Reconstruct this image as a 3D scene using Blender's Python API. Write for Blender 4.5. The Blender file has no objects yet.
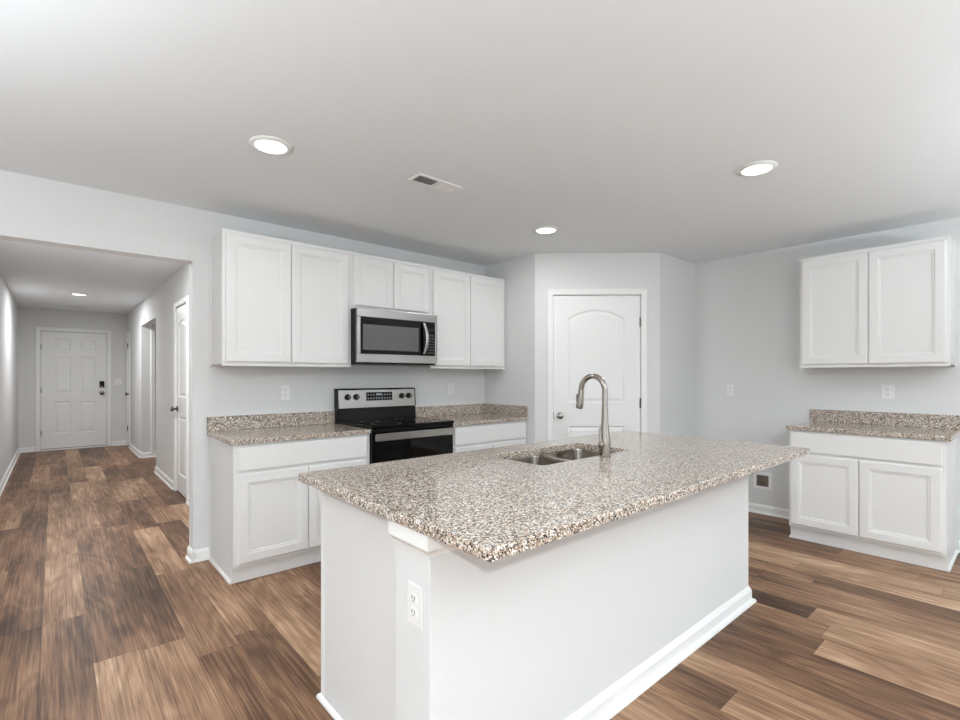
import bpy, bmesh, math, random
from mathutils import Matrix, Vector
random.seed(7)
PI = math.pi
S = bpy.context.scene
C = bpy.context.collection

# ------------------------------------------------------------------ camera
CAM_H = 1.2867
cam = bpy.data.cameras.new('camera')
cam.sensor_width = 36.0
cam.lens = 486.7 / 960 * 36.0
cam.shift_y = 16.39 / 960
cam.clip_start = 0.05
co = bpy.data.objects.new('camera', cam); C.objects.link(co)
co.location = (0, 0, CAM_H)
co.rotation_euler = (PI / 2, 0, -0.7180)
S.camera = co

# ------------------------------------------------------------------ light and exposure
S.view_settings.view_transform = 'Standard'
S.view_settings.look = 'None'
S.view_settings.gamma = 1
S.view_settings.use_curve_mapping = False
S.view_settings.exposure = 0.08
w = bpy.data.worlds.new('world'); S.world = w; w.use_nodes = True
w.node_tree.nodes['Background'].inputs[0].default_value = (0.75, 0.85, 1, 1)
w.node_tree.nodes['Background'].inputs[1].default_value = 0.3

def area(name, loc, rot, sx, sy, power, col=(1, 1, 1), shape='RECTANGLE', parent=None):
    l = bpy.data.lights.new(name, 'AREA'); l.shape = shape
    l.size = sx
    if shape == 'RECTANGLE': l.size_y = sy
    l.energy = power; l.color = col
    o = bpy.data.objects.new(name, l); C.objects.link(o)
    o.location = loc; o.rotation_euler = rot
    if parent: o.parent = parent
    return o

DAY = (0.88, 0.955, 1.0)
# daylight through the three windows behind the camera
area('daylight', (0.55, -3.35, 1.22), (PI / 2, 0, 0), 2.5, 2.1, 16, DAY)
area('daylight', (3.3, -3.35, 1.5), (PI / 2, 0, 0), 1.7, 1.3, 15, DAY)
area('daylight', (-2.85, -0.6, 1.4), (PI / 2, 0, -PI / 2), 2.3, 1.5, 12, DAY)
P_CAN, P_HALL, P_UPLIGHT = 6, 26, 68
P_KEY = 135
LAMP = (.84, .94, 1.0)

# ------------------------------------------------------------------ materials
def lin(c):
    return tuple(((v / 255) / 12.92 if v / 255 <= .04045 else ((v / 255 + .055) / 1.055) ** 2.4) for v in c) + (1,)

def mat(name, col, rough=.5, metal=0, spec=.5, bump=0, bscale=200, emit=None, coat=0, stretch=None):
    m = bpy.data.materials.new(name); m.use_nodes = True
    nt = m.node_tree; b = nt.nodes['Principled BSDF']
    b.inputs['Base Color'].default_value = lin(col)
    b.inputs['Roughness'].default_value = rough
    b.inputs['Metallic'].default_value = metal
    b.inputs['Specular IOR Level'].default_value = spec
    b.inputs['Coat Weight'].default_value = coat
    if emit:
        b.inputs['Emission Color'].default_value = lin(emit[0]); b.inputs['Emission Strength'].default_value = emit[1]
    tc = nt.nodes.new('ShaderNodeTexCoord'); n = nt.nodes.new('ShaderNodeTexNoise')
    n.inputs['Scale'].default_value = bscale
    if stretch:
        mp = nt.nodes.new('ShaderNodeMapping'); mp.inputs['Scale'].default_value = stretch
        nt.links.new(tc.outputs['Object'], mp.inputs[0]); nt.links.new(mp.outputs[0], n.inputs['Vector'])
        mr = nt.nodes.new('ShaderNodeMapRange')
        mr.inputs['To Min'].default_value = rough * .75; mr.inputs['To Max'].default_value = rough * 1.25
        nt.links.new(n.outputs[0], mr.inputs[0]); nt.links.new(mr.outputs[0], b.inputs['Roughness'])
    else:
        nt.links.new(tc.outputs['Object'], n.inputs['Vector'])
    if bump:
        bp = nt.nodes.new('ShaderNodeBump'); bp.inputs['Strength'].default_value = bump; bp.inputs['Distance'].default_value = .002
        nt.links.new(n.outputs[0], bp.inputs['Height']); nt.links.new(bp.outputs[0], b.inputs['Normal'])
    return m

M = {}
M['wall'] = mat('wall_paint', (226, 226, 225), .85, spec=.2, bump=.12, bscale=160)
M['ceiling'] = mat('ceiling_paint', (238, 241, 243), .95, spec=.1, bump=.2, bscale=120)
M['trim'] = mat('trim_paint', (244, 244, 242), .38, spec=.4)
M['door'] = mat('door_paint', (242, 242, 240), .4, spec=.4)
M['cab'] = mat('cabinet_paint', (233, 232, 230), .4, spec=.4)
M['cabside'] = mat('cabinet_side_laminate', (228, 227, 225), .5, spec=.35)
M['steel'] = mat('brushed_steel', (168, 165, 162), .26, 1, bscale=60, stretch=(.6, 12, 40))
M['sinksteel'] = mat('sink_steel', (146, 139, 131), .2, 1, bscale=60, stretch=(1, 20, 20))
M['nickel'] = mat('satin_nickel', (168, 161, 153), .13, 1)
M['darknickel'] = mat('dark_nickel', (120, 112, 104), .25, 1)  # darker nickel tone for hinges, hall knobs and strike plate
M['blackglass'] = mat('black_glass', (2, 2, 2), .05, 0, .22)
M['blackplastic'] = mat('black_plastic', (6, 6, 6), .35, 0, .25)
M['greyglass'] = mat('microwave_window', (92, 91, 89), .18, 0, .5)
M['darkgrey'] = mat('dark_grey_enamel', (26, 26, 26), .4, 0, .3)
M['plastic'] = mat('white_plastic', (240, 240, 238), .35)
M['slot'] = mat('socket_slot', (70, 68, 66), .6)
M['boxin'] = mat('recess_box_inside', (105, 99, 94), .7)
M['copper'] = mat('valve_brass', (150, 130, 105), .3, 1)
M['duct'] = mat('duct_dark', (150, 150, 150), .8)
M['legend'] = mat('grey_print', (175, 178, 180), .5)
M['dimprint'] = mat('dim_grey_print', (112, 112, 112), .5)
M['sash'] = mat('window_vinyl', (240, 240, 240), .4)
M['bulb'] = mat('lamp_diffuser', (255, 255, 255), .5, emit=((255, 252, 244), 4.0))

def floor_mat():
    m = bpy.data.materials.new('vinyl_plank'); m.use_nodes = True
    nt = m.node_tree; N = nt.nodes; L = nt.links; b = N['Principled BSDF']
    def math_(op, a, c=None, clamp=False):
        n = N.new('ShaderNodeMath'); n.operation = op; n.use_clamp = clamp
        for i, v in enumerate((a, c)):
            if v is None: continue
            if isinstance(v, (int, float)): n.inputs[i].default_value = v
            else: L.new(v, n.inputs[i])
        return n.outputs[0]
    def comb(x, y, z=0):
        n = N.new('ShaderNodeCombineXYZ')
        for i, v in enumerate((x, y, z)):
            if isinstance(v, (int, float)): n.inputs[i].default_value = v
            else: L.new(v, n.inputs[i])
        return n.outputs[0]
    def noise(vec, scale, detail=4, rough=.55, dist=0):
        n = N.new('ShaderNodeTexNoise'); L.new(vec, n.inputs['Vector'])
        n.inputs['Scale'].default_value = scale; n.inputs['Detail'].default_value = detail
        n.inputs['Roughness'].default_value = rough; n.inputs['Distortion'].default_value = dist
        return n.outputs[0]
    tc = N.new('ShaderNodeTexCoord'); sep = N.new('ShaderNodeSeparateXYZ'); L.new(tc.outputs['Object'], sep.inputs[0])
    X, Y = sep.outputs[0], sep.outputs[1]
    Wd, Ln = .18, 1.22
    xr = math_('DIVIDE', math_('ADD', X, 20.03), Wd); row = math_('FLOOR', xr)
    wn = N.new('ShaderNodeTexWhiteNoise'); wn.noise_dimensions = '1D'; L.new(row, wn.inputs['W'])
    yr = math_('ADD', math_('DIVIDE', math_('ADD', Y, 30), Ln), math_('MULTIPLY', wn.outputs[0], 9.7)); col = math_('FLOOR', yr)
    w2 = N.new('ShaderNodeTexWhiteNoise'); w2.noise_dimensions = '2D'; L.new(comb(row, col), w2.inputs['Vector'])
    rnd = w2.outputs[0]
    fx = math_('FRACT', xr); fy = math_('FRACT', yr)
    ex = math_('MULTIPLY', math_('MINIMUM', fx, math_('SUBTRACT', 1, fx)), Wd)
    ey = math_('MULTIPLY', math_('MINIMUM', fy, math_('SUBTRACT', 1, fy)), Ln)
    seam = math_('LESS_THAN', math_('MINIMUM', ex, ey), .0012)
    off = math_('MULTIPLY', rnd, 37)
    gv = comb(math_('ADD', X, off), math_('MULTIPLY', Y, .022), off)
    fine = noise(gv, 110, 5, .7)
    mv = comb(math_('ADD', X, off), math_('MULTIPLY', Y, .09), off)
    mid = noise(mv, 14, 3, .55, .6)
    cv = comb(math_('ADD', X, off), math_('MULTIPLY', Y, .22), off)
    cath = math_('SINE', math_('MULTIPLY', noise(cv, 4.5, 1.5, .5), 62))
    blot = noise(comb(math_('ADD', X, off), math_('MULTIPLY', Y, .4), off), 3.2, 2, .5)
    # tone 0 dark .. 1 light
    t = math_('ADD', math_('MULTIPLY', rnd, .5), math_('MULTIPLY', math_('SUBTRACT', blot, .5), .9))
    t = math_('ADD', t, math_('MULTIPLY', math_('SUBTRACT', mid, .5), .6))
    t = math_('ADD', t, math_('MULTIPLY', math_('SUBTRACT', fine, .5), 1.3))
    t = math_('ADD', t, math_('MULTIPLY', cath, .055))
    t = math_('ADD', t, .25)
    r = N.new('ShaderNodeValToRGB'); L.new(t, r.inputs[0])
    e = r.color_ramp.elements
    e[0].position = 0; e[0].color = lin((64, 44, 32))
    e[1].position = 1; e[1].color = lin((204, 172, 142))
    for p, c in ((.25, (98, 71, 53)), (.5, (136, 102, 77)), (.75, (170, 135, 106))):
        k = e.new(p); k.color = lin(c)
    mx = N.new('ShaderNodeMix'); mx.data_type = 'RGBA'
    L.new(math_('MULTIPLY', seam, .6), mx.inputs[0]); L.new(r.outputs[0], mx.inputs[6]); mx.inputs[7].default_value = lin((48, 34, 26))
    L.new(mx.outputs[2], b.inputs['Base Color'])
    b.inputs['Roughness'].default_value = .40
    b.inputs['Specular IOR Level'].default_value = .2
    bp = N.new('ShaderNodeBump'); bp.inputs['Strength'].default_value = .15; bp.inputs['Distance'].default_value = .002
    L.new(math_('SUBTRACT', fine, seam), bp.inputs['Height']); L.new(bp.outputs[0], b.inputs['Normal'])
    return m

def granite_mat():
    m = bpy.data.materials.new('speckled_granite'); m.use_nodes = True
    nt = m.node_tree; N = nt.nodes; L = nt.links; b = N['Principled BSDF']
    geo = N.new('ShaderNodeNewGeometry')
    nz = N.new('ShaderNodeTexNoise'); nz.inputs['Scale'].default_value = 90; nz.inputs['Detail'].default_value = 2
    L.new(geo.outputs['Position'], nz.inputs['Vector'])
    sc = N.new('ShaderNodeVectorMath'); sc.operation = 'SCALE'; sc.inputs['Scale'].default_value = .012
    L.new(nz.outputs['Color'], sc.inputs[0])
    ad = N.new('ShaderNodeVectorMath'); ad.operation = 'ADD'
    L.new(geo.outputs['Position'], ad.inputs[0]); L.new(sc.outputs[0], ad.inputs[1])
    def vor(scale):
        v = N.new('ShaderNodeTexVoronoi'); v.inputs['Scale'].default_value = scale
        L.new(ad.outputs[0], v.inputs['Vector'])
        s = N.new('ShaderNodeSeparateColor'); L.new(v.outputs['Color'], s.inputs[0])
        return s.outputs
    def ramp(src, stops):
        r = N.new('ShaderNodeValToRGB'); r.color_ramp.interpolation = 'CONSTANT'; L.new(src, r.inputs[0])
        e = r.color_ramp.elements
        e[0].position = stops[0][0]; e[0].color = lin(stops[0][1])
        e[1].position = stops[1][0]; e[1].color = lin(stops[1][1])
        for p, c in stops[2:]:
            k = e.new(p); k.color = lin(c)
        return r.outputs[0]
    a = vor(240)
    c1 = ramp(a[0], [(0, (14, 13, 13)), (.17, (72, 62, 56)), (.30, (134, 114, 98)), (.45, (184, 160, 137)), (.64, (216, 200, 182)), (.82, (246, 242, 236))])
    a2 = vor(420)
    c2 = ramp(a2[1], [(0, (28, 25, 25)), (.14, (120, 105, 94)), (.4, (196, 178, 162)), (.75, (236, 230, 222))])
    mx = N.new('ShaderNodeMix'); mx.data_type = 'RGBA'; mx.inputs[0].default_value = .18
    L.new(c1, mx.inputs[6]); L.new(c2, mx.inputs[7])
    L.new(mx.outputs[2], b.inputs['Base Color'])
    b.inputs['Roughness'].default_value = .11
    b.inputs['Specular IOR Level'].default_value = .5
    return m
M['floor'] = floor_mat(); M['granite'] = granite_mat()

# ------------------------------------------------------------------ helpers
def finish(name, bm, m, parent=None, loc=None, rz=0, smooth=False):
    bmesh.ops.recalc_face_normals(bm, faces=bm.faces[:])
    me = bpy.data.meshes.new(name)
    if smooth:
        for f in bm.faces: f.smooth = True
    bm.to_mesh(me); bm.free()
    me.materials.append(m)
    if smooth: me.set_sharp_from_angle(angle=math.radians(38))
    o = bpy.data.objects.new(name, me); C.objects.link(o)
    if parent: o.parent = parent
    if loc: o.location = loc
    if rz: o.rotation_euler = (0, 0, rz)
    return o

def bx(bm, x0, x1, y0, y1, z0, z1, bev=0):
    r = bmesh.ops.create_cube(bm, size=1)
    bmesh.ops.scale(bm, vec=(abs(x1 - x0), abs(y1 - y0), abs(z1 - z0)), verts=r['verts'])
    bmesh.ops.translate(bm, vec=((x0 + x1) / 2, (y0 + y1) / 2, (z0 + z1) / 2), verts=r['verts'])
    if bev:
        es = list({e for v in r['verts'] for e in v.link_edges})
        bmesh.ops.bevel(bm, geom=es, offset=bev, segments=2, profile=.6, affect='EDGES')

def box(name, m, x0, x1, y0, y1, z0, z1, parent=None, bev=0):
    bm = bmesh.new(); bx(bm, x0, x1, y0, y1, z0, z1, bev)
    return finish(name, bm, m, parent)

def loft(bm, loops, cap0=True, cap1=True):
    rings = [[bm.verts.new(p) for p in lp] for lp in loops]
    n = len(rings[0])
    for a, b in zip(rings, rings[1:]):
        for i in range(n):
            bm.faces.new((a[i], a[(i + 1) % n], b[(i + 1) % n], b[i]))
    if cap0: bm.faces.new(rings[0])
    if cap1: bm.faces.new(rings[-1])
    return rings

def disc(cx, cy, z, r, n=24):
    return [(cx + r * math.cos(2 * PI * i / n), cy + r * math.sin(2 * PI * i / n), z) for i in range(n)]

def lathe(bm, prof, n=24, mtx=None, cap0=True, cap1=True):
    loops = []
    for r, z in prof:
        lp = [Vector(p) for p in disc(0, 0, z, max(r, 1e-5), n)]
        if mtx: lp = [mtx @ p for p in lp]
        loops.append([tuple(p) for p in lp])
    loft(bm, loops, cap0, cap1)

def tube(bm, pts, rads, n=16):
    pts = [Vector(p) for p in pts]; loops = []
    prev = None
    for i, p in enumerate(pts):
        d = (pts[min(i + 1, len(pts) - 1)] - pts[max(i - 1, 0)]).normalized()
        if prev is None:
            u = d.orthogonal().normalized()
        else:
            u = (prev - d * prev.dot(d)).normalized()
        prev = u; v = d.cross(u)
        r = rads[i] if hasattr(rads, '__len__') else rads
        loops.append([tuple(p + (u * math.cos(2 * PI * k / n) + v * math.sin(2 * PI * k / n)) * r) for k in range(n)])
    loft(bm, loops)

def rrect(x0, y0, x1, y1, r, inset=0, n=5):
    x0 += inset; y0 += inset; x1 -= inset; y1 -= inset
    r = max(r - inset, .0008); out = []
    for cx, cy, a0 in ((x1 - r, y1 - r, 0), (x0 + r, y1 - r, 90), (x0 + r, y0 + r, 180), (x1 - r, y0 + r, 270)):
        for k in range(n + 1):
            a = math.radians(a0 + 90 * k / n); out.append((cx + r * math.cos(a), cy + r * math.sin(a)))
    return out

def thing(name, label, cat, loc=(0, 0, 0), rz=0, group=None, kind=None):
    o = bpy.data.objects.new(name, None); C.objects.link(o)
    o.location = loc; o.rotation_euler = (0, 0, rz); o.empty_display_size = .1
    return tag(o, label, cat, group, kind)

def tag(o, label, cat, group=None, kind=None):
    o['label'] = label; o['category'] = cat
    if group: o['group'] = group
    if kind: o['kind'] = kind
    return o

def struct(o, label, cat): return tag(o, label, cat, kind='structure')

def copy_tree(o, parent=None):
    c = o.copy(); C.objects.link(c)
    if parent: c.parent = parent
    for ch in list(o.children): copy_tree(ch, c)
    return c

# slab with recessed panels, x 0..W, z 0..H, front at y=-T
def rect_out(x0, z0, x1, z1):
    return lambda d: [(x0 + d, z0 + d), (x1 - d, z0 + d), (x1 - d, z1 - d), (x0 + d, z1 - d)]

def arch_out(x0, z0, x1, z1, rise, n=12):      # z1 = spring line
    cx = (x0 + x1) / 2; hw = (x1 - x0) / 2; Rr = (hw * hw + rise * rise) / (2 * rise); cz = z1 + rise - Rr
    def f(d):
        pts = [(x0 + d, z0 + d), (x1 - d, z0 + d)]
        r = Rr - d; a = math.asin((hw - d) / r)
        for k in range(n + 1):
            t = a - 2 * a * k / n
            pts.append((cx + r * math.sin(t), cz + r * math.cos(t)))
        return pts
    return f

def panel_slab(name, m, W, H, T, panels, rings, edge=(.003, .003), parent=None, loc=(0, 0, 0), rz=0):
    bm = bmesh.new()
    full = rect_out(0, 0, W, H)
    def lp(pts, y): return [bm.verts.new((x, y, z)) for x, z in pts]
    def bridge(a, b):
        n = len(a)
        for i in range(n): bm.faces.new((a[i], a[(i + 1) % n], b[(i + 1) % n], b[i]))
    back = lp(full(0), 0); side = lp(full(0), -T + edge[1]); front = lp(full(edge[0]), -T)
    bm.faces.new(back); bridge(back, side); bridge(side, front)
    edges = [bm.edges.get((front[i], front[(i + 1) % 4])) for i in range(4)]
    for p in panels:
        prev = lp(p(0), -T)
        n = len(prev)
        for i in range(n): edges.append(bm.edges.new((prev[i], prev[(i + 1) % n])))
        for ins, dep in rings:
            cur = lp(p(ins), -T + dep); bridge(prev, cur); prev = cur
        bm.faces.new(prev)
    if panels: bmesh.ops.triangle_fill(bm, use_beauty=True, use_dissolve=False, edges=edges, normal=(0, -1, 0))
    else: bm.faces.new(front)
    return finish(name, bm, m, parent, loc, rz)

SHAKER = [(.004, .005), (.013, .005), (.017, .010)]
MOLDED = [(.010, .009), (.022, .009), (.045, .003)]

# ------------------------------------------------------------------ room dimensions
B = 3.8525; R = 4.9976; H = 2.4542; ZC = .8979
XL = .72; OZ = 2.085; WT = .12
HL = -.4644; HR = 1.025; HE = 11.267
PX, PY = 3.4278, 3.1326            # pantry corner by the range run
QX, QY = 4.2997, 2.3415            # pantry corner by the east wall
WX, SY = -3.0, -3.5                # far sides of the room behind the camera

def wall(name, label, L, H, T, openings, loc, rz):
    """face at local y=0, thickness towards +y, openings (s0, s1, z0, z1)"""
    bm = bmesh.new(); s = 0
    for a, b, z0, z1 in sorted(openings):
        if a > s + 1e-4: bx(bm, s, a, 0, T, 0, H)
        if z0 > 1e-4: bx(bm, a, b, 0, T, 0, z0)
        if z1 < H - 1e-4: bx(bm, a, b, 0, T, z1, H)
        s = b
    if s < L - 1e-4: bx(bm, s, L, 0, T, 0, H)
    return struct(finish(name, bm, M['wall'], None, loc, rz), label, 'wall')

fl = box('floor', M['floor'], WX - .2, R + .2, SY - .2, HE + .2, -.1, 0)
struct(fl, 'brown wood-look plank floor running through kitchen and hallway', 'floor')
ce = box('ceiling', M['ceiling'], WX - .2, R + .2, SY - .2, HE + .2, H, H + .1)
struct(ce, 'smooth pale grey ceiling over kitchen and hallway', 'ceiling')

wall('wall_north', 'pale grey wall behind the range with the hallway opening at its left', PX + WT - WX, H, WT,
     [(-.45 - WX, XL - WX, 0, OZ)], (WX, B, 0), 0)
wall('wall_pantry_left', 'short grey pantry wall at the right end of the range counter', B - PY, H, WT * .6, [], (PX, B, 0), -PI / 2)
PL = math.hypot(QX - PX, QY - PY); PA = math.atan2(QY - PY, QX - PX)
D0, D1, DH = .171, 1.000, 2.057
wall('wall_pantry_front', 'angled corner wall that holds the pantry door', PL, H, WT, [(D0 - .012, D1 + .012, 0, DH + .012)], (PX, PY, 0), PA)
wall('wall_pantry_right', 'short grey pantry wall meeting the right-hand wall', R - QX, H, WT, [], (QX, QY, 0), 0)
wall('wall_east', 'long grey right-hand wall behind the small cabinets', QY + WT - SY, H, WT, [], (R, QY + WT, 0), -PI / 2)
wall('wall_south', 'grey wall with windows opposite the range', R - WX, H, WT,
     [(R - 1.85, R - (-.75), 0.02, 2.15), (R - 4.2, R - 2.4, .8, 2.2)], (R, SY, 0), PI)
wall('wall_west', 'grey side wall with a window left of the living area', B - SY, H, WT, [(-.6 - 1.2 - SY, -.6 + 1.2 - SY, .6, 2.2)], (WX, SY, 0), PI / 2)
# hallway
wall('wall_hall_left', 'plain grey wall along the left of the hallway', HE - B - WT, H, WT, [], (HL, B + WT, 0), PI / 2)
FD0, FD1 = -.185, .722
wall('wall_hall_end', 'grey wall holding the front door at the end of the hallway', HR + .3 - HL + .12, H, WT,
     [(FD0 - .012 - HL + .12, FD1 + .012 - HL + .12, 0, 2.085)], (HL - .12, HE, 0), 0)
# right side of the hallway: s runs from the end wall towards the kitchen
def hs(y): return HE - y
C0, C1 = 5.745, 6.365         # closet door near the kitchen
E0, E1 = 10.83, 11.18         # door by the end wall
wall('wall_hall_right', 'grey wall along the right of the hallway with closet door and side opening', HE - B - WT, H, WT,
     [(hs(E1), hs(E0), 0, 2.06), (hs(9.29), hs(7.8), 0, 2.085), (hs(C1 + .012), hs(C0 - .012), 0, 2.067)], (HR, HE, 0), -PI / 2)
wall('wall_passage_far', 'grey return wall inside the side opening of the hallway', 1.6, H, WT, [(.050, .824, 0, 2.075)], (HR + WT, 9.29, 0), 0)
wall('wall_passage_near', 'grey near wall inside the side opening of the hallway', 1.6, H, WT, [], (HR + WT + 1.6, 7.8, 0), PI)
wall('wall_passage_end', 'grey back wall inside the side opening of the hallway', 1.9, H, WT, [], (HR + WT + 1.2, 9.5, 0), -PI / 2)

# baseboards: profile pushed along straight runs; each run (x0,y0)->(x1,y1), room is on the left side of travel... n = outward normal
def run_base(bm, p, q, nx, ny, h=.083, t=.014, shoe=True, z=0):
    p = Vector((p[0], p[1], z)); q = Vector((q[0], q[1], z)); n = Vector((nx, ny, 0)).normalized(); up = Vector((0, 0, 1))
    prof = [(0, 0), (t + .012, 0), (t + .012, .006), (t + .008, .014), (t, .018), (t, h - .018), (t * .75, h - .012), (t * .5, h - .003), (t * .3, h), (0, h)]
    if not shoe: prof = [(0, 0), (t, 0)] + prof[5:]
    loft(bm, [[tuple(p + n * a + up * b) for a, b in prof], [tuple(q + n * a + up * b) for a, b in prof]])

def baseboard(name, label, runs):
    bm = bmesh.new()
    for r in runs: run_base(bm, *r[:4], **(r[4] if len(r) > 4 else {}))
    return struct(finish(name, bm, M['trim']), label, 'baseboard')

dv = Vector((QX - PX, QY - PY)).normalized(); dn = (dv.y, -dv.x)
def dp(s): return (PX + dv.x * s, PY + dv.y * s)
baseboard('baseboard_north', 'white baseboard on the wall left of the cabinets', [((WX, B), (-.45, B), 0, -1), ((XL, B), (.82, B), 0, -1), ((XL, B + WT), (XL, B - .026), -1, 0)])
baseboard('baseboard_pantry', 'white baseboard around the angled pantry corner',
          [(dp(0), dp(D0 - .06), dn[0], dn[1]), (dp(D1 + .06), dp(PL), dn[0], dn[1]), ((QX, QY), (R, QY), 0, -1)])
baseboard('baseboard_east', 'white baseboard on the right-hand wall beside the small base cabinet', [((R, QY), (R, 1.303), -1, 0), ((R, .38), (R, SY), -1, 0)])
baseboard('baseboard_hall_left', 'white baseboard along the left wall of the hallway', [((HL, HE), (HL, B + WT), 1, 0)])
baseboard('baseboard_hall_end', 'white baseboard either side of the front door', [((HL, HE), (FD0 - .07, HE), 0, -1), ((FD1 + .07, HE), (HR, HE), 0, -1)])
baseboard('baseboard_hall_right', 'white baseboard along the right wall of the hallway',
          [((HR, E0 - .06), (HR, 9.29), -1, 0), ((HR, 9.29), (1.27, 9.29), 0, -1), ((HR, 7.8), (HR, C1 + .07), -1, 0),
           ((HR, C0 - .07), (HR, B + WT), -1, 0), ((HR, 7.8), (HR + WT, 7.8), 0, 1)])

def casing(name, label, s0, s1, top, loc, rz, wd=.057, jamb=.12, t=.016):
    """door casing around opening s0..s1 (local x), wall face at local y=0"""
    bm = bmesh.new()
    prof = [(0, 0), (0, -t * .55), (.008, -t * .8), (.018, -t * .75), (wd - .012, -t), (wd - .003, -t * .85), (wd, -t * .5), (wd, 0)]
    path = [((s0, 0), (-1, 0)), ((s0, top), (-1, 1)), ((s1, top), (1, 1)), ((s1, 0), (1, 0))]
    loops = [[(px + dx * a, y, pz + dz * a) for a, y in prof] for (px, pz), (dx, dz) in path]
    loft(bm, loops)
    # jambs and stop inside the wall opening
    g = .0115
    bx(bm, s0 - g, s0 - .001, 0, jamb, 0, top); bx(bm, s1 + .001, s1 + g, 0, jamb, 0, top)
    bx(bm, s0 - g, s1 + g, 0, jamb, top + .001, top + g)
    bx(bm, s0 - .001, s0 + .014, .05, .07, 0, top); bx(bm, s1 - .014, s1 + .001, .05, .07, 0, top); bx(bm, s0, s1, .05, .07, top - .014, top)
    return struct(finish(name, bm, M['trim'], None, loc, rz), label, 'door casing')

def knob(parent, x, y, z, m, r=.027, sc=1):
    """round knob on a rose, axis towards local -y"""
    bm = bmesh.new(); mt = Matrix.Translation((x, y, z)) @ Matrix.Rotation(PI / 2, 4, 'X')
    prof = [(.032, 0), (.032, .006), (.026, .010), (.012, .012), (.011, .032), (.016, .036), (.026, .044), (r + .001, .054), (.026, .062), (.018, .067), (.0001, .069)]
    lathe(bm, [(a * sc, b * sc) for a, b in prof], 24, mt)
    return finish('door_knob', bm, m, parent, smooth=True)

def hinge(parent, x, y, z, m):
    bm = bmesh.new()
    mt = Matrix.Translation((x, y, z))
    lathe(bm, [(.004, -.048), (.006, -.046), (.006, .046), (.004, .048)], 12, mt)
    bx(bm, x - .012, x + .012, y + .003, y + .006, z - .044, z + .044)
    return finish('hinge', bm, m, parent)

# pantry door -----------------------------------------------------------------
DW = D1 - D0 - .006
d = thing('door_1', 'white arched two-panel pantry door set in the angled corner', 'door', (PX + dv.x * (D0 + .003) - dn[0] * .006, PY + dv.y * (D0 + .003) - dn[1] * .006, 0), PA, kind='structure')
panel_slab('door_leaf', M['door'], DW, DH - .015, .035,
           [arch_out(.138, 1.025, .672, 1.82, .085), rect_out(.138, .2, .672, .805)], MOLDED, (.002, .002), d, (0, .035, .012))
knob(d, .062, 0, .915, M['nickel'])
box('strike_plate', M['darknickel'], -.004, .002, -.009, .001, .885, .945, d)
for z in (1.80, 1.035, .27): hinge(d, DW + .002, -.008, z, M['darknickel'])
casing('trim_1', 'white casing around the pantry door', D0, D1, DH, (PX, PY, 0), PA)

# front door ------------------------------------------------------------------
FW = FD1 - FD0 - .006; ox = FD0 + .003
d = thing('door_2', 'white six-panel front door with black keypad lock at the hallway end', 'door', (ox, HE, 0), 0, kind='structure')
pl = []
for xa, xb in ((.168, .395), (.525, .745)):
    for za, zb in ((.25, .81), (.96, 1.60), (1.71, 1.91)): pl.append(rect_out(xa, za, xb, zb))
panel_slab('door_leaf', M['door'], FW, 2.036, .044, pl, [(.012, .010), (.028, .010), (.05, .003)], (.002, .002), d, (0, .052, .032))
box('threshold', M['trim'], 0, FW, -.02, .06, .001, .024, d)
box('door_sweep', M['blackplastic'], 0.005, FW - .005, .012, .045, .0245, .0315, d)
knob(d, FW - .07, .008, .985, M['darknickel'], sc=1.15)
k = box('keypad_lock', M['blackplastic'], FW - .105, FW - .035, -.02, .008, 1.085, 1.2, d, .006)
box('keypad_screen', M['blackglass'], FW - .095, FW - .045, -.023, -.0195, 1.12, 1.19, k)
box('lock_turn', M['nickel'], FW - .085, FW - .055, -.03, -.02, 1.092, 1.112, k, .003)
for z in (1.8, 1.05, .3): hinge(d, -.003, .0, z, M['darknickel'])
casing('trim_2', 'white casing around the front door', FD0, FD1, 2.073, (0, HE, 0), 0, .066)

# closet door on the right hall wall ------------------------------------------
d = thing('door_3', 'narrow white two-panel closet door on the right hallway wall', 'door', (HR + .006, C1 - .003, 0), -PI / 2, kind='structure')
CW = C1 - C0 - .006
panel_slab('door_leaf', M['door'], CW, 2.035, .035, [arch_out(.11, 1.05, CW - .11, 1.83, .06), rect_out(.11, .2, CW - .11, .84)], MOLDED, (.002, .002), d, (0, .035, .012))
knob(d, .055, 0, .925, M['darknickel'])
for z in (1.8, 1.05, .3): hinge(d, CW + .002, -.008, z, M['darknickel'])
casing('trim_3', 'white casing around the narrow closet door in the hallway', hs(C1), hs(C0), 2.055, (HR, HE, 0), -PI / 2)
d = thing('door_4', 'white side door beside the front door at the far end of the hallway', 'door', (HR + .006, E1 - .015, 0), -PI / 2, kind='structure')
EW = E1 - E0 - .03
panel_slab('door_leaf', M['door'], EW, 2.03, .035, [rect_out(.07, 1.05, EW - .07, 1.88), rect_out(.07, .2, EW - .07, .86)], MOLDED, (.002, .002), d, (0, .035, .012))
knob(d, EW - .06, 0, .965, M['darknickel'])
for z in (1.86, .32): hinge(d, -.002, -.008, z, M['darknickel'])
casing('trim_4', 'white casing around the side door beside the front door', hs(E1 - .012), hs(E0 + .012), 2.048, (HR, HE, 0), -PI / 2)
casing('trim_5', 'white door casing seen inside the side opening of the hallway', .062, .812, 2.063, (HR + WT, 9.29, 0), 0)
d = thing('door_5', 'white door inside the side opening of the hallway', 'door', (HR + WT + .065, 9.296, 0), 0, kind='structure')
panel_slab('door_leaf', M['door'], .744, 2.045, .035, [rect_out(.12, 1.05, .624, 1.9), rect_out(.12, .2, .624, .86)], MOLDED, (.002, .002), d, (0, .035, .012))
knob(d, .68, 0, .93, M['darknickel'])

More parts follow.
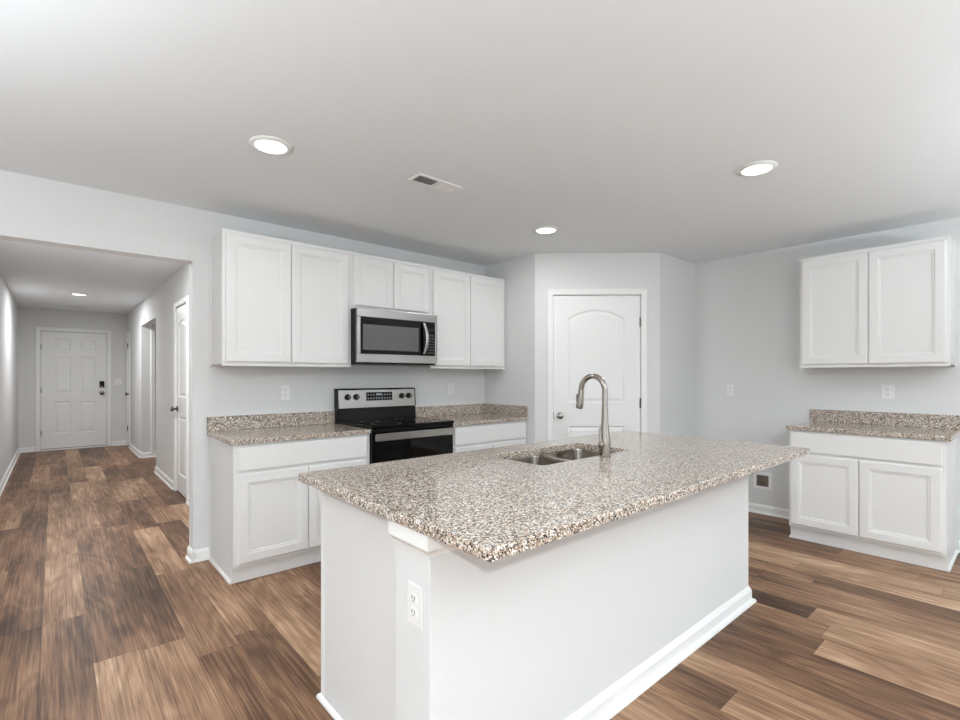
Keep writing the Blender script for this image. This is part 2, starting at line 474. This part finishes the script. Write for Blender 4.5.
# windows behind the camera ----------------------------------------------------
def window(name, label, w, h, loc, rz, mull=1):
    o = thing(name, label, 'window', loc, rz, kind='structure')
    bm = bmesh.new()
    bx(bm, 0, .05, .02, .1, 0, h); bx(bm, w - .05, w, .02, .1, 0, h); bx(bm, .05, w - .05, .02, .1, 0, .05); bx(bm, .05, w - .05, .02, .1, h - .05, h)
    for k in range(mull):
        x = w * (k + 1) / (mull + 1); bx(bm, x - .03, x + .03, .03, .09, .05, h - .05)
    finish('window_frame', bm, M['sash'], o)
    g = bpy.data.materials.get('window_glass')
    if not g:
        g = mat('window_glass', (255, 255, 255), .0); g.node_tree.nodes['Principled BSDF'].inputs['Transmission Weight'].default_value = 1
    box('pane', g, .05, w - .05, .058, .062, .05, h - .05, o)
    return o
window('window_1', 'wide white sliding glass door facing the island', 2.6, 2.13, (1.85, SY, .02), PI)
window('window_2', 'white double window opposite the range side', 1.8, 1.4, (4.2, SY, .8), PI)
window('window_3', 'white window in the side wall of the living area', 2.4, 1.6, (WX, -1.8, .6), PI / 2)

# ------------------------------------------------------------------ cabinets
FR = .030
def cab_door(parent, x, z, w, h, y):
    return panel_slab('door', M['cab'], w, h, .019, [rect_out(.056, .056, w - .056, h - .056)], SHAKER, (.006, .004), parent, (x, y, z))

def frame_mesh(W, z0, z1, yf, t, rails, stiles):
    bm = bmesh.new()
    for a, b in stiles: bx(bm, a, b, yf, yf + t, z0, z1)
    ss = sorted(stiles)
    for (a, b), (c, e) in zip(ss, ss[1:]):
        for ra, rb in rails: bx(bm, b, c, yf, yf + t, ra, rb)
    return bm

def upper_cab(label, W, z0, z1, D, loc, rz, doors, group='wall cabinets', ends=(False, False)):
    """D = face frame depth from the wall"""
    o = thing('wall_cabinet', label, 'cabinet', (loc[0], loc[1], z0), rz, group)
    h = z1 - z0
    bm = bmesh.new()
    bx(bm, 0, W, -.004, -(D - .02), .012, h)                     # carcass, bottom recessed inside the frame
    finish('body', bm, M['cabside'], o)
    st = [(0, .034), (W - .034, W)] + [((a[1] + b[0]) / 2 - .018, (a[1] + b[0]) / 2 + .018) for a, b in zip(doors, doors[1:])]
    finish('face_frame', frame_mesh(W, 0, h, -D, .02, [(0, .034), (h - .034, h)], st), M['cab'], o)
    for i, e in enumerate(ends):
        if e:
            x0 = -.007 if i == 0 else W
            bm = bmesh.new(); bx(bm, x0, x0 + .007, -.022, -.002, 0, h)
            finish('scribe_strip', bm, M['cab'], o)
    for a, b in doors: cab_door(o, a, .026, b - a, h - .055, -D)
    return o

UD = .308
BY = B
upper_cab('left white wall cabinet with two tall doors, beside the hallway opening', 1.750 - .8335, 1.359, 2.2676, UD, (.8335, BY, 0), 0,
          [(.018, .447), (.452, .892)], 'white wall cabinets above the range', (True, False))
upper_cab('short white two-door wall cabinet directly above the microwave', 2.5115 - 1.7515, 1.822, 2.2676, UD, (1.7515, BY, 0), 0,
          [(.018, .374), (.380, .738)], 'white wall cabinets above the range')
upper_cab('white two-door wall cabinet between microwave and pantry wall', 3.4258 - 2.513, 1.359, 2.2676, UD, (2.513, BY, 0), 0,
          [(.022, .446), (.452, .893)], 'white wall cabinets above the range')
upper_cab('lone white two-door wall cabinet on the right-hand wall', 1.305 - .3995, 1.359, 2.2676, UD, (R, 1.305, 0), -PI / 2,
          [(.018, .453), (.458, .887)], None, (False, True))

def base_cab(label, W, loc, rz, doors, drawer, ends=(True, True), group='white base cabinets', front=True):
    o = thing('base_cabinet', label, 'cabinet', loc, rz, group)
    D = .61; top = ZC - .0325; kick = .105; kd = .57
    bm = bmesh.new()
    bx(bm, 0, W, -.003, -(D - .02), kick, top)
    # side panels run down to the floor behind the toe kick
    bx(bm, 0, .016, -.003, -(kd - .0165), 0, kick)
    bx(bm, W - .016, W, -.003, -(kd - .0165), 0, kick)
    finish('body', bm, M['cabside'], o)
    box('toe_kick', M['cab'], 0, W, -(kd - .016), -kd, .001, kick, o)
    st = [(0, .034), (W - .034, W)]
    if len(doors) > 1: st.append(((doors[0][1] + doors[1][0]) / 2 - .018, (doors[0][1] + doors[1][0]) / 2 + .018))
    finish('face_frame', frame_mesh(W, kick, top, -D, .02, [(kick, kick + .035), (.675, .705), (top - .03, top)], st), M['cab'], o)
    panel_slab('drawer_front', M['cab'], drawer[1] - drawer[0], .152, .019, [], [], (.006, .004), o, (drawer[0], -D, .699))
    for a, b in doors: cab_door(o, a, .128, b - a, .553, -D)
    for i, e in enumerate(ends):
        if e:
            bm = bmesh.new()
            if i == 0:
                run_base(bm, (0, -.004), (0, -kd - .002), -1, 0, h=.02, t=.001)
                bx(bm, -.006, 0, -.02, -.002, .02, top)
            else:
                run_base(bm, (W, -.004), (W, -kd - .002), 1, 0, h=.02, t=.001)
                bx(bm, W, W + .006, -.02, -.002, .02, top)
            finish('scribe_strip', bm, M['cab'], o)
    return o
base_cab('white base cabinet with one wide drawer, left of the range', 1.7495 - .8248, (.8248, BY, 0), 0,
         [(.024, .460), (.465, .901)], (.024, .901), (True, False), 'white base cabinets along the range wall')
base_cab('white base cabinet between range and pantry wall', 3.4248 - 2.5155, (2.5155, BY, 0), 0,
         [(.024, .450), (.455, .885)], (.024, .885), (False, False), 'white base cabinets along the range wall')
base_cab('white base cabinet with granite top against the right-hand wall', 1.2957 - .3898, (R, 1.2957, 0), -PI / 2,
         [(.014, .445), (.450, .886)], (.014, .886), (True, True), None)

def slab(bm, x0, y0, x1, y1, z0, z1, r=.006, hole=None):
    loops = [(.003, z0), (0, z0 + .003), (0, z1 - .006), (.0018, z1 - .0018), (.006, z1)]
    rings = loft(bm, [[(x, y, z) for x, y in rrect(x0, y0, x1, y1, r, i)] for i, z in loops], cap0=not hole, cap1=not hole)
    if hole:
        hr = [[bm.verts.new((x, y, z)) for x, y in rrect(*hole, i)] for i, z in ((-.004, z1), (-.001, z1 - .001), (0, z1 - .004), (0, z0))]
        n = len(hr[0])
        for a, b in zip(hr, hr[1:]):
            for i in range(n): bm.faces.new((a[i], a[(i + 1) % n], b[(i + 1) % n], b[i]))
        for out, inn in ((rings[-1], hr[0]), (rings[0], hr[-1])):
            es = [bm.edges.get((l[i], l[(i + 1) % len(l)])) for l in (out, inn) for i in range(len(l))]
            bmesh.ops.triangle_fill(bm, use_beauty=True, use_dissolve=False, edges=es)

CT = .032
def counter(name, label, x0, x1, splash):
    o = thing('countertop', label, 'countertop', (x0, B, ZC - CT), 0, 'granite countertops along the range wall')
    bm = bmesh.new(); slab(bm, 0, -.637, x1 - x0, -.002, 0, CT, .004)
    finish('slab', bm, M['granite'], o)
    for (a, b, c, e) in splash:
        bm = bmesh.new(); bx(bm, a, b, c, e, CT + .0005, CT + .103, .003); finish('backsplash', bm, M['granite'], o)
    return o
counter('countertop', 'speckled granite countertop left of the range', .8055, 1.7495, [(.0, .944, -.022, -.002)])
wR = 3.4258 - 2.5155
counter('countertop', 'speckled granite countertop between range and pantry wall', 2.5155, 3.4258, [(.001, wR - .021, -.022, -.002), (wR - .0205, wR - .001, -.632, -.002)])
o = thing('countertop', 'small speckled granite countertop on the right-hand wall cabinet', 'countertop', (R, 1.3095, ZC - CT), -PI / 2)
bm = bmesh.new(); slab(bm, 0, -.637, 1.3095 - .362, -.002, 0, CT, .004); finish('slab', bm, M['granite'], o)
bm = bmesh.new(); bx(bm, 0, 1.3095 - .362, -.022, -.002, CT + .0005, CT + .103, .003); finish('backsplash', bm, M['granite'], o)

# ------------------------------------------------------------------ island
IX0, IX1, IY0, IY1 = .735, 3.0785, .8071, 1.9565
KX0, KX1, KY0, KY1 = .767, 2.985, 1.085, 1.262
isl = thing('kitchen_island', 'white kitchen island with half wall and end panel under the large granite top', 'island', (0, 0, 0))
ztop = ZC - CT - .0015
box('half_wall', M['wall'], KX0, KX1, KY0, KY1, 0, ztop, isl, .003)
bm = bmesh.new(); bx(bm, .823, 2.96, KY1 + .001, 1.86, .105, .66); bx(bm, .823, 2.96, KY1 + .001, 1.80, 0, .105)
bx(bm, .823, 1.56, KY1 + .001, 1.86, .66, ztop); bx(bm, 2.36, 2.96, KY1 + .001, 1.86, .66, ztop); bx(bm, 1.56, 2.36, 1.83, 1.86, .66, ztop)
finish('body', bm, M['cabside'], isl)
bm = bmesh.new(); bx(bm, .806, .822, KY1 + .001, 1.862, .002, ztop); finish('end_panel', bm, M['cabside'], isl)
bm = bmesh.new(); bx(bm, .801, .823, 1.863, 1.885, .002, ztop, .002); bx(bm, .8235, 2.96, 1.862, 1.885, .66, ztop); bx(bm, .8235, 2.96, 1.862, 1.885, .105, .14)
bx(bm, 2.93, 2.96, 1.862, 1.885, .14, .66)
finish('face_frame', bm, M['cab'], isl)
for i in range(4):                                    # doors towards the range
    w4 = .52
    dd = panel_slab('door', M['cab'], w4, .553, .019, [rect_out(.056, .056, w4 - .056, .497)], SHAKER, (.006, .004), isl, (.83 + w4 + i * .53, 1.886, .125), PI)
# baseboard round the half wall with shoe moulding
bm = bmesh.new()
bt = .014
def ring_profile(prof, pts):
    """prof (out, z); pts corners with outward mitre vectors"""
    loft(bm, [[(px + dx * a, py + dy * a, z) for a, z in prof] for (px, py), (dx, dy) in pts])
bp = [(0, 0), (bt + .018, 0), (bt + .018, .006), (bt + .013, .016), (bt, .02), (bt, .066), (bt * .7, .074), (bt * .45, .083), (.002, .09), (0, .09)]
ring_profile(bp, [((KX0, KY0 + .001), (0, -1)), ((KX1, KY0 + .001), (1, -1)), ((KX1, KY1), (1, 0))])
finish('baseboard', bm, M['trim'], isl)
bm = bmesh.new()
sp = [(0, 0), (.013, 0), (.013, .008), (.009, .016), (0, .019)]
ring_profile(sp, [((.805, KY1 + .001), (-1, 0)), ((.801, 1.886), (-1, 1)), ((.84, 1.886), (0, 1))])
finish('shoe_molding', bm, M['trim'], isl)
bm = bmesh.new()
cp = [(0, ztop - .068), (.005, ztop - .068), (.006, ztop - .062), (.009, ztop - .060), (.012, ztop - .054), (.021, ztop - .047), (.024, ztop - .042), (.024, ztop), (0, ztop)]
ring_profile(cp, [((KX0, KY1 + .001), (-1, 0)), ((KX0, KY0), (-1, -1)), ((KX1, KY0), (1, -1)), ((KX1, KY1), (1, 0))])
finish('crown_molding', bm, M['trim'], isl)

SX0, SX1, SY0, SY1 = 1.600, 2.300, 1.418, 1.772
ct = thing('countertop', 'large speckled granite countertop on the island, with the sink cut-out', 'countertop', (0, 0, 0))
bm = bmesh.new(); slab(bm, IX0, IY0, IX1, IY1, ZC - CT, ZC, .014, hole=(SX0, SY0, SX1, SY1, .03))
finish('slab', bm, M['granite'], ct)

# undermount double sink
sk = thing('double_sink', 'stainless steel double-bowl sink set into the island', 'sink', ((SX0 + SX1) / 2, (SY0 + SY1) / 2, ZC - CT - .19))
cx, cy = (SX1 - SX0) / 2, (SY1 - SY0) / 2
zt = .1885
def bowl(x0, x1, yy0, yy1):
    bm = bmesh.new()
    z = lambda v: v
    loops = [(-.012, zt, .055), (-.0, zt, .05), (.002, zt - .008, .05), (.006, .035, .05), (.02, .012, .05), (.045, .006, .06)]
    rings = loft(bm, [[(x, y, zz) for x, y in rrect(x0, yy0, x1, yy1, r, i)] for i, zz, r in loops], False, True)
    return finish('bowl', bm, M['sinksteel'], sk, smooth=True)
for (a, b) in ((-cx - .004, -.012), (.012, cx + .004)):
    bo = bowl(a, b, -cy - .004, cy + .004)
    bm = bmesh.new(); lathe(bm, [(.045, .0065), (.045, .009), (.036, .010), (.03, .0075), (.0001, .0075)], 24, Matrix.Translation(((a + b) / 2, .02, 0)))
    finish('drain', bm, M['nickel'], bo, smooth=True)

# faucet
FX, FY = 1.993, 1.368
fa = thing('faucet', 'tall brushed nickel pull-down faucet with curved neck beside the sink', 'faucet', (FX, FY, ZC + .0005))
bm = bmesh.new(); lathe(bm, [(.029, 0), (.029, .005), (.026, .008), (.0265, .05), (.026, .085), (.0215, .12), (.0165, .17), (.0145, .23), (.0145, .235)], 28)
finish('base', bm, M['nickel'], fa, smooth=True)
pts = [(0, 0, .23), (0, 0, .28), (0, 0, .315)]; rr = .070
for k in range(1, 17):
    a = PI * k / 16 * 1.0; pts.append((0, rr - rr * math.cos(a), .32 + rr * math.sin(a)))
bm = bmesh.new(); tube(bm, pts, [.0135] * len(pts), 18); finish('spout', bm, M['nickel'], fa, smooth=True)
bm = bmesh.new(); tube(bm, [(0, 2 * rr, .3195), (0, 2 * rr + .001, .31), (0, 2 * rr + .004, .285), (0, 2 * rr + .008, .25), (0, 2 * rr + .011, .232), (0, 2 * rr + .012, .228)], [.0140, .0150, .0160, .0178, .0180, .016], 20)
sh = finish('spray_head', bm, M['nickel'], fa, smooth=True)
box('spray_button', M['blackplastic'], -.006, .006, 2 * rr + .018, 2 * rr + .0265, .25, .298, sh, .002)
bm = bmesh.new(); tube(bm, [(-.012, 0, .063), (-.036, 0, .065), (-.041, 0, .0655), (-.043, 0, .066)], [.0155, .0155, .014, .009], 18)
hn = finish('handle', bm, M['nickel'], fa, smooth=True)
bm = bmesh.new(); tube(bm, [(-.032, 0, .072), (-.032, .004, .10), (-.031, .008, .13), (-.031, .010, .14)], [.0075, .006, .0048, .0038], 12)
finish('lever', bm, M['nickel'], hn, smooth=True)

# ------------------------------------------------------------------ outlets and plates
def outlet(label, loc, rz, w=.07, h=.115, group='white electrical outlets'):
    o = thing('electrical_outlet', label, 'outlet', loc, rz, group)
    bm = bmesh.new(); bx(bm, -w / 2, w / 2, -.006, -.0005, -h / 2, h / 2, .002); finish('cover_plate', bm, M['plastic'], o)
    for s in (-1, 1):
        bm = bmesh.new(); pr = []
        lp = []
        for k in range(24):
            a = 2 * PI * k / 24; lp.append((.0165 * math.cos(a), max(-.0125, min(.0125, .0165 * math.sin(a)))))
        loft(bm, [[(x, y, z + s * .0195) for x, z in lp] for y in (-.006, -.0085)])
        rc = finish('receptacle', bm, M['plastic'], o)
        bm = bmesh.new()
        for dx in (-.006, .006): bx(bm, dx - .0012, dx + .0012, -.0092, -.0084, s * .0195 - .001, s * .0195 + .007)
        bx(bm, -.002, .002, -.0092, -.0084, s * .0195 - .009, s * .0195 - .005)
        finish('slots', bm, M['slot'], rc)
    return o
outlet('white outlet on the wall above the counter left of the range', (1.35, B, 1.161), 0)
outlet('white outlet on the wall above the counter right of the range', (2.973, B, 1.163), 0)
outlet('white outlet on the right-hand wall between pantry and small cabinets', (R, 1.985, 1.153), -PI / 2)
outlet('white outlet on the right-hand wall between the small upper and lower cabinets', (R, .782, 1.163), -PI / 2, .085)
outlet('white outlet on the end of the island half wall', (KX0, 1.153, .643), -PI / 2)

o = thing('switch_plate', 'white two-switch light plate right of the front door', 'light switch', (.885, HE, 1.185))
bm = bmesh.new(); bx(bm, -.058, .058, -.006, -.0005, -.0575, .0575, .002); finish('cover_plate', bm, M['plastic'], o)
for s in (-1, 1):
    bm = bmesh.new(); bx(bm, s * .024 - .016, s * .024 + .016, -.010, -.0062, -.033, .033, .0015); finish('rocker', bm, M['plastic'], o)

o = thing('water_supply_box', 'recessed white-framed water box low on the right-hand wall beside the cabinet', 'wall box', (R, 1.692, .309), -PI / 2)
bm = bmesh.new(); s, t = .078, .052
for a in ((-s, s, t, s), (-s, s, -s, -t), (-s, -t, -t, t), (t, s, -t, t)): bx(bm, a[0], a[1], -.008, -.0005, a[2], a[3])
finish('frame', bm, M['plastic'], o)
box('recess', M['boxin'], -t, t, -.002, -.0005, -t, t, o)
bm = bmesh.new(); lathe(bm, [(.011, -.04), (.011, -.005), (.014, 0), (.009, .01), (.009, .025)], 12, Matrix.Translation((.004, -.008, 0)) @ Matrix.Scale(.45, 4, (0, 1, 0)))
finish('valve', bm, M['copper'], o)

# ------------------------------------------------------------------ microwave
mx0, mx1 = 1.7525, 2.5105
mw = thing('microwave', 'stainless steel over-the-range microwave under the short wall cabinet', 'microwave', (mx0, B, 1.388))
MW = mx1 - mx0; MH = 1.818 - 1.388; MD = .385
bm = bmesh.new(); bx(bm, .002, MW - .002, -(MD - .002), -.003, .004, MH); finish('body', bm, M['darkgrey'], mw)
# front: steel surround with an opening for the glass, slightly bevelled
gx0, gx1, gz0, gz1 = .028, MW - .022, .075, .364
bm = bmesh.new()
F = -.412
def prism(a, b, z0, z1, y0=F, y1=-(MD - .001), bv=.003): bx(bm, a, b, y0, y1, z0, z1, bv)
prism(.0, MW, gz1, MH); prism(.0, MW, .008, gz0); prism(0, gx0, gz0 + .0005, gz1 - .0005); prism(gx1, MW, gz0 + .0005, gz1 - .0005)
finish('door_frame', bm, M['steel'], mw)
dg = panel_slab('door_glass', M['blackglass'], 0.60 - gx0, gz1 - gz0 - .002, .022, [rect_out(.016, .026, .545, gz1 - gz0 - .052)], [(.002, .001)], (.002, .001), mw, (gx0 + .0005, -(MD - .001), gz0 + .001))
box('viewing_window', M['greyglass'], .022, .539, -.0232, -.0212, .032, gz1 - gz0 - .058, dg)
cpn = box('control_panel', M['blackglass'], .6015, gx1 - .0005, F + .006, -(MD - .001), gz0 + .001, gz1 - .001, mw)
box('display', M['darkgrey'], .668, .725, F + .0045, F + .0058, .285, .312, cpn)
bm = bmesh.new()
for r_ in range(7):
    for c_ in range(3): bx(bm, .664 + c_ * .023, .676 + c_ * .023, F + .005, F + .0058, .095 + r_ * .025, .104 + r_ * .025)
finish('buttons', bm, M['dimprint'], cpn)
bm = bmesh.new(); pts = []
for k in range(13):
    t = k / 12; z = gz0 + .012 + t * (gz1 - gz0 - .024); bow = math.sin(PI * t)
    pts.append((.612 + .020 * bow, F - .012 - .024 * bow, z))
loops = []
for i, p in enumerate(pts):
    hw = .0105 + .005 * math.sin(PI * i / 12); th = .006
    loops.append([(p[0] + hw * math.cos(2 * PI * k / 14), p[1] + th * math.sin(2 * PI * k / 14), p[2]) for k in range(14)])
loft(bm, loops)
bx(bm, .606, .622, F - .012, F + .004, gz0 + .014, gz0 + .03); bx(bm, .606, .622, F - .012, F + .004, gz1 - .03, gz1 - .014)
finish('handle', bm, M['steel'], mw, smooth=True)
box('vent_grille', M['blackplastic'], .01, MW - .01, -(MD + .015), -.05, -.006, .0035, mw)

# ------------------------------------------------------------------ range
rx0, rx1 = 1.7515, 2.5135
RW = rx1 - rx0
rg = thing('electric_range', 'stainless steel electric range with black glass cooktop and oven door', 'range', (rx0, B, 0))
bm = bmesh.new(); bx(bm, 0.004, RW - .004, -.605, -.004, .03, .895); finish('body', bm, M['darkgrey'], rg)
bm = bmesh.new(); bx(bm, 0, RW, -.648, -.075, .8955, .918, .004); ck = finish('cooktop', bm, M['blackglass'], rg)
for (x, y, r_) in ((.2, -.5, .115), (.2, -.24, .08), (.56, -.5, .08), (.56, -.24, .105)):
    bm = bmesh.new()
    ro = [disc(x, y, .9183, r_, 40), disc(x, y, .9183, r_ - .002, 40)]
    loft(bm, ro, False, False); finish('burner_ring', bm, M['legend'], ck)
# backguard: black lower slope, steel panel above
def extr(name, m, prof, x0, x1, parent):
    bm = bmesh.new(); loft(bm, [[(x0, y, z) for y, z in prof], [(x1, y, z) for y, z in prof]]); return finish(name, bm, m, parent)
extr('backguard', M['blackglass'], [(-.004, .896), (-.074, .896), (-.074, .92), (-.064, 1.02), (-.004, 1.02)], 0, RW, rg)
bgz0, bgz1 = 1.021, 1.182
cpn = extr('control_panel', M['steel'], [(-.004, bgz0), (-.072, bgz0), (-.060, bgz1 - .012), (-.054, bgz1 - .006), (-.004, bgz1 - .006)], .008, RW - .008, rg)
extr('top_cap', M['darkgrey'], [(-.002, bgz1 - .0055), (-.056, bgz1 - .0055), (-.052, bgz1 + .002), (-.002, bgz1 + .002)], 0, RW, rg)
for sx in (0, RW - .0075): extr('side_cap', M['darkgrey'], [(-.003, bgz0), (-.074, bgz0), (-.062, bgz1 - .006), (-.003, bgz1 - .006)], sx, sx + .0075, rg)
sl = math.atan2(.012, bgz1 - .012 - bgz0)
def yp(z): return -.072 + (z - bgz0) / (bgz1 - .012 - bgz0) * .012
bm = bmesh.new(); z0, z1 = 1.078, 1.150
loft(bm, [[(x, yp(z) - o_, z) for x, z in ((.262, z0), (.516, z0), (.516, z1), (.262, z1))] for o_ in (-.001, .002)])
dsp = finish('display', bm, M['blackglass'], cpn)
bm = bmesh.new()
for c_ in range(9):
    for r_ in range(2):
        if 3 <= c_ <= 4 and r_ == 1: continue
        x = .274 + c_ * .0265; z = z0 + .014 + r_ * .030; bx(bm, x, x + .012, yp(z) - .0028, yp(z) - .0015, z, z + .011)
bx(bm, .357, .407, yp(1.125) - .0028, yp(1.125) - .0015, 1.122, 1.140)
finish('buttons', bm, M['legend'], dsp)
for kx in (.089, .168, .615, .690):
    bm = bmesh.new(); mt = Matrix.Translation((kx, yp(1.112), 1.112)) @ Matrix.Rotation(PI / 2 - sl, 4, 'X')
    lathe(bm, [(.026, .0), (.026, .005), (.021, .007), (.019, .024), (.016, .027), (.0001, .027)], 24, mt)
    kb = finish('control_knob', bm, M['blackplastic'], cpn, smooth=True)
    bm = bmesh.new(); bx(bm, kx - .0025, kx + .0025, yp(1.112) - .030, yp(1.112) - .026, 1.099, 1.127); finish('knob_pointer', bm, M['steel'], kb)
# front
bm = bmesh.new(); bx(bm, .004, RW - .004, -.636, -.606, .872, .894, .002); finish('front_strip', bm, M['blackplastic'], rg)
od = panel_slab('oven_door', M['blackglass'], RW - .008, .632, .034, [rect_out(.07, .1, RW - .078, .50)], [(.004, .002)], (.004, .004), rg, (.004, -.606, .238))
bm = bmesh.new()
lo = []
for x in (.012, .022, RW - .030, RW - .020):
    e = .004 if x in (.012, RW - .020) else 0
    lo.append([(x, -.0740 + yv, .597 + zv) for yv, zv in ((e, -.024 + e), (e, .024 - e), (.006, .029 - e), (.018, .026 - e), (.018, -.026 + e), (.006, -.029 + e))])
loft(bm, lo)
for x in (.03, RW - .06): bx(bm, x, x + .022, -.058, -.0335, .582, .612)
finish('handle', bm, M['steel'], od)
panel_slab('storage_drawer', M['steel'], RW - .008, .165, .035, [], [], (.004, .004), rg, (.004, -.606, .065))
for x in (.03, RW - .06):
    for y in (-.58, -.08): box('foot', M['blackplastic'], x, x + .03, y, y + .03, 0, .03, rg)

# ------------------------------------------------------------------ ceiling fixtures
def downlight(label, x, y, r=.085, power=P_CAN, group='recessed ceiling lights'):
    o = thing('ceiling_light', label, 'ceiling light', (x, y, H), 0, group)
    bm = bmesh.new(); lathe(bm, [(r, -.0005), (r, -.004), (r * .93, -.010), (r * .78, -.013), (r * .74, -.010), (r * .74, -.0006)], 40, None, False, False)
    finish('trim_ring', bm, M['plastic'], o, smooth=True)
    bm = bmesh.new(); lathe(bm, [(r * .74, -.003), (r * .72, -.008), (r * .4, -.0095), (.0001, -.010)], 32)
    finish('diffuser', bm, M['bulb'], o, smooth=True)
    l = area('lamp', (0, 0, -.018), (0, 0, 0), r * 1.4, 0, power, (.96, .98, 1), 'DISK', o)
    return o
downlight('recessed round light above the counter left of the range', .821, 2.543, .10)
downlight('recessed round light nearest the right-hand wall cabinet', 2.963, 1.033, .10)
downlight('recessed round light nearest the pantry, smallest of the three in the kitchen', 2.94, 2.568, .10)
downlight('small recessed light in the hallway ceiling', .258, 8.93, .10, P_HALL, None)

def register(label, x0, y0, x1, y1):
    o = thing('ceiling_vent', label, 'vent', ((x0 + x1) / 2, (y0 + y1) / 2, H), 0)
    w_, d_ = (x1 - x0) / 2, (y1 - y0) / 2
    bm = bmesh.new(); f_ = .018
    for a in ((-w_, w_, -d_, -d_ + f_), (-w_, w_, d_ - f_, d_), (-w_, -w_ + f_, -d_ + f_, d_ - f_), (w_ - f_, w_, -d_ + f_, d_ - f_), (-.004, .004, -d_ + f_, d_ - f_)):
        bx(bm, a[0], a[1], a[2], a[3], -.007, -.0005)
    finish('frame', bm, M['plastic'], o)
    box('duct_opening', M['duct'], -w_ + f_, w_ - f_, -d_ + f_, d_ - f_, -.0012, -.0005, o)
    bm = bmesh.new()
    n = 22; span = 2 * (w_ - f_)
    for k in range(n):
        x = -w_ + f_ + span * (k + .5) / n
        if abs(x) < .008: continue
        s_ = 1 if x < 0 else -1
        a = .0042 * s_
        loft(bm, [[(x - a, y, -.0085), (x - a + .0008, y, -.0085), (x + a + .0008, y, -.002), (x + a, y, -.002)] for y in (-d_ + f_, d_ - f_)])
    finish('louvers', bm, M['plastic'], o)
register('white rectangular air vent in the kitchen ceiling between the lights', 1.573, 2.33, 1.891, 2.455)
register('white slotted air vent in the hallway ceiling near the front door', .14, 10.45, .46, 10.6)

downlight('recessed light of the hallway just past the opening', .28, 5.0, .10, P_HALL, None)

# uplight stands added out of view to brighten the ceiling and upper walls
def added_uplight(label, x, y, power):
    o = thing('fill_uplight', label, 'floor lamp', (x, y, 0), 0, 'added uplights around the camera, out of view')
    bm = bmesh.new(); lathe(bm, [(.13, 0), (.13, .012), (.03, .03)], 32); finish('base', bm, M['nickel'], o, smooth=True)
    bm = bmesh.new(); lathe(bm, [(.011, .03), (.011, 1.44)], 12); finish('pole', bm, M['nickel'], o, smooth=True)
    bm = bmesh.new(); lathe(bm, [(.02, 1.44), (.09, 1.47), (.16, 1.53), (.165, 1.53), (.155, 1.52), (.09, 1.48), (.02, 1.45)], 32); finish('lamp_shade', bm, M['plastic'], o, smooth=True)
    area('lamp', (0, 0, 1.54), (PI, 0, 0), .26, 0, power, LAMP, 'DISK', o)
added_uplight('added unseen uplight left of the camera, brightening the ceiling', -1.3, 1.3, P_UPLIGHT)
added_uplight('added unseen uplight behind the camera, brightening the ceiling', .6, -1.3, P_UPLIGHT)
added_uplight('added unseen uplight right of the camera, brightening the ceiling', 3.3, -1.5, P_UPLIGHT)

# key light added out of view to cast the shadow under the counter overhang
o = thing('key_light', 'added unseen round ceiling light that casts the island counter shadow', 'ceiling light', (-1.4, -1.65, H))
bm = bmesh.new(); lathe(bm, [(.15, -.0005), (.15, -.02), (.14, -.025)], 40); finish('rim', bm, M['nickel'], o, smooth=True)
bm = bmesh.new(); lathe(bm, [(.135, -.0255), (.125, -.045), (.08, -.058), (.0001, -.062)], 40); finish('diffuser', bm, M['bulb'], o, smooth=True)
area('lamp', (0, 0, -.07), (0, 0, 0), .14, 0, P_KEY, (.88, .955, 1), 'DISK', o)
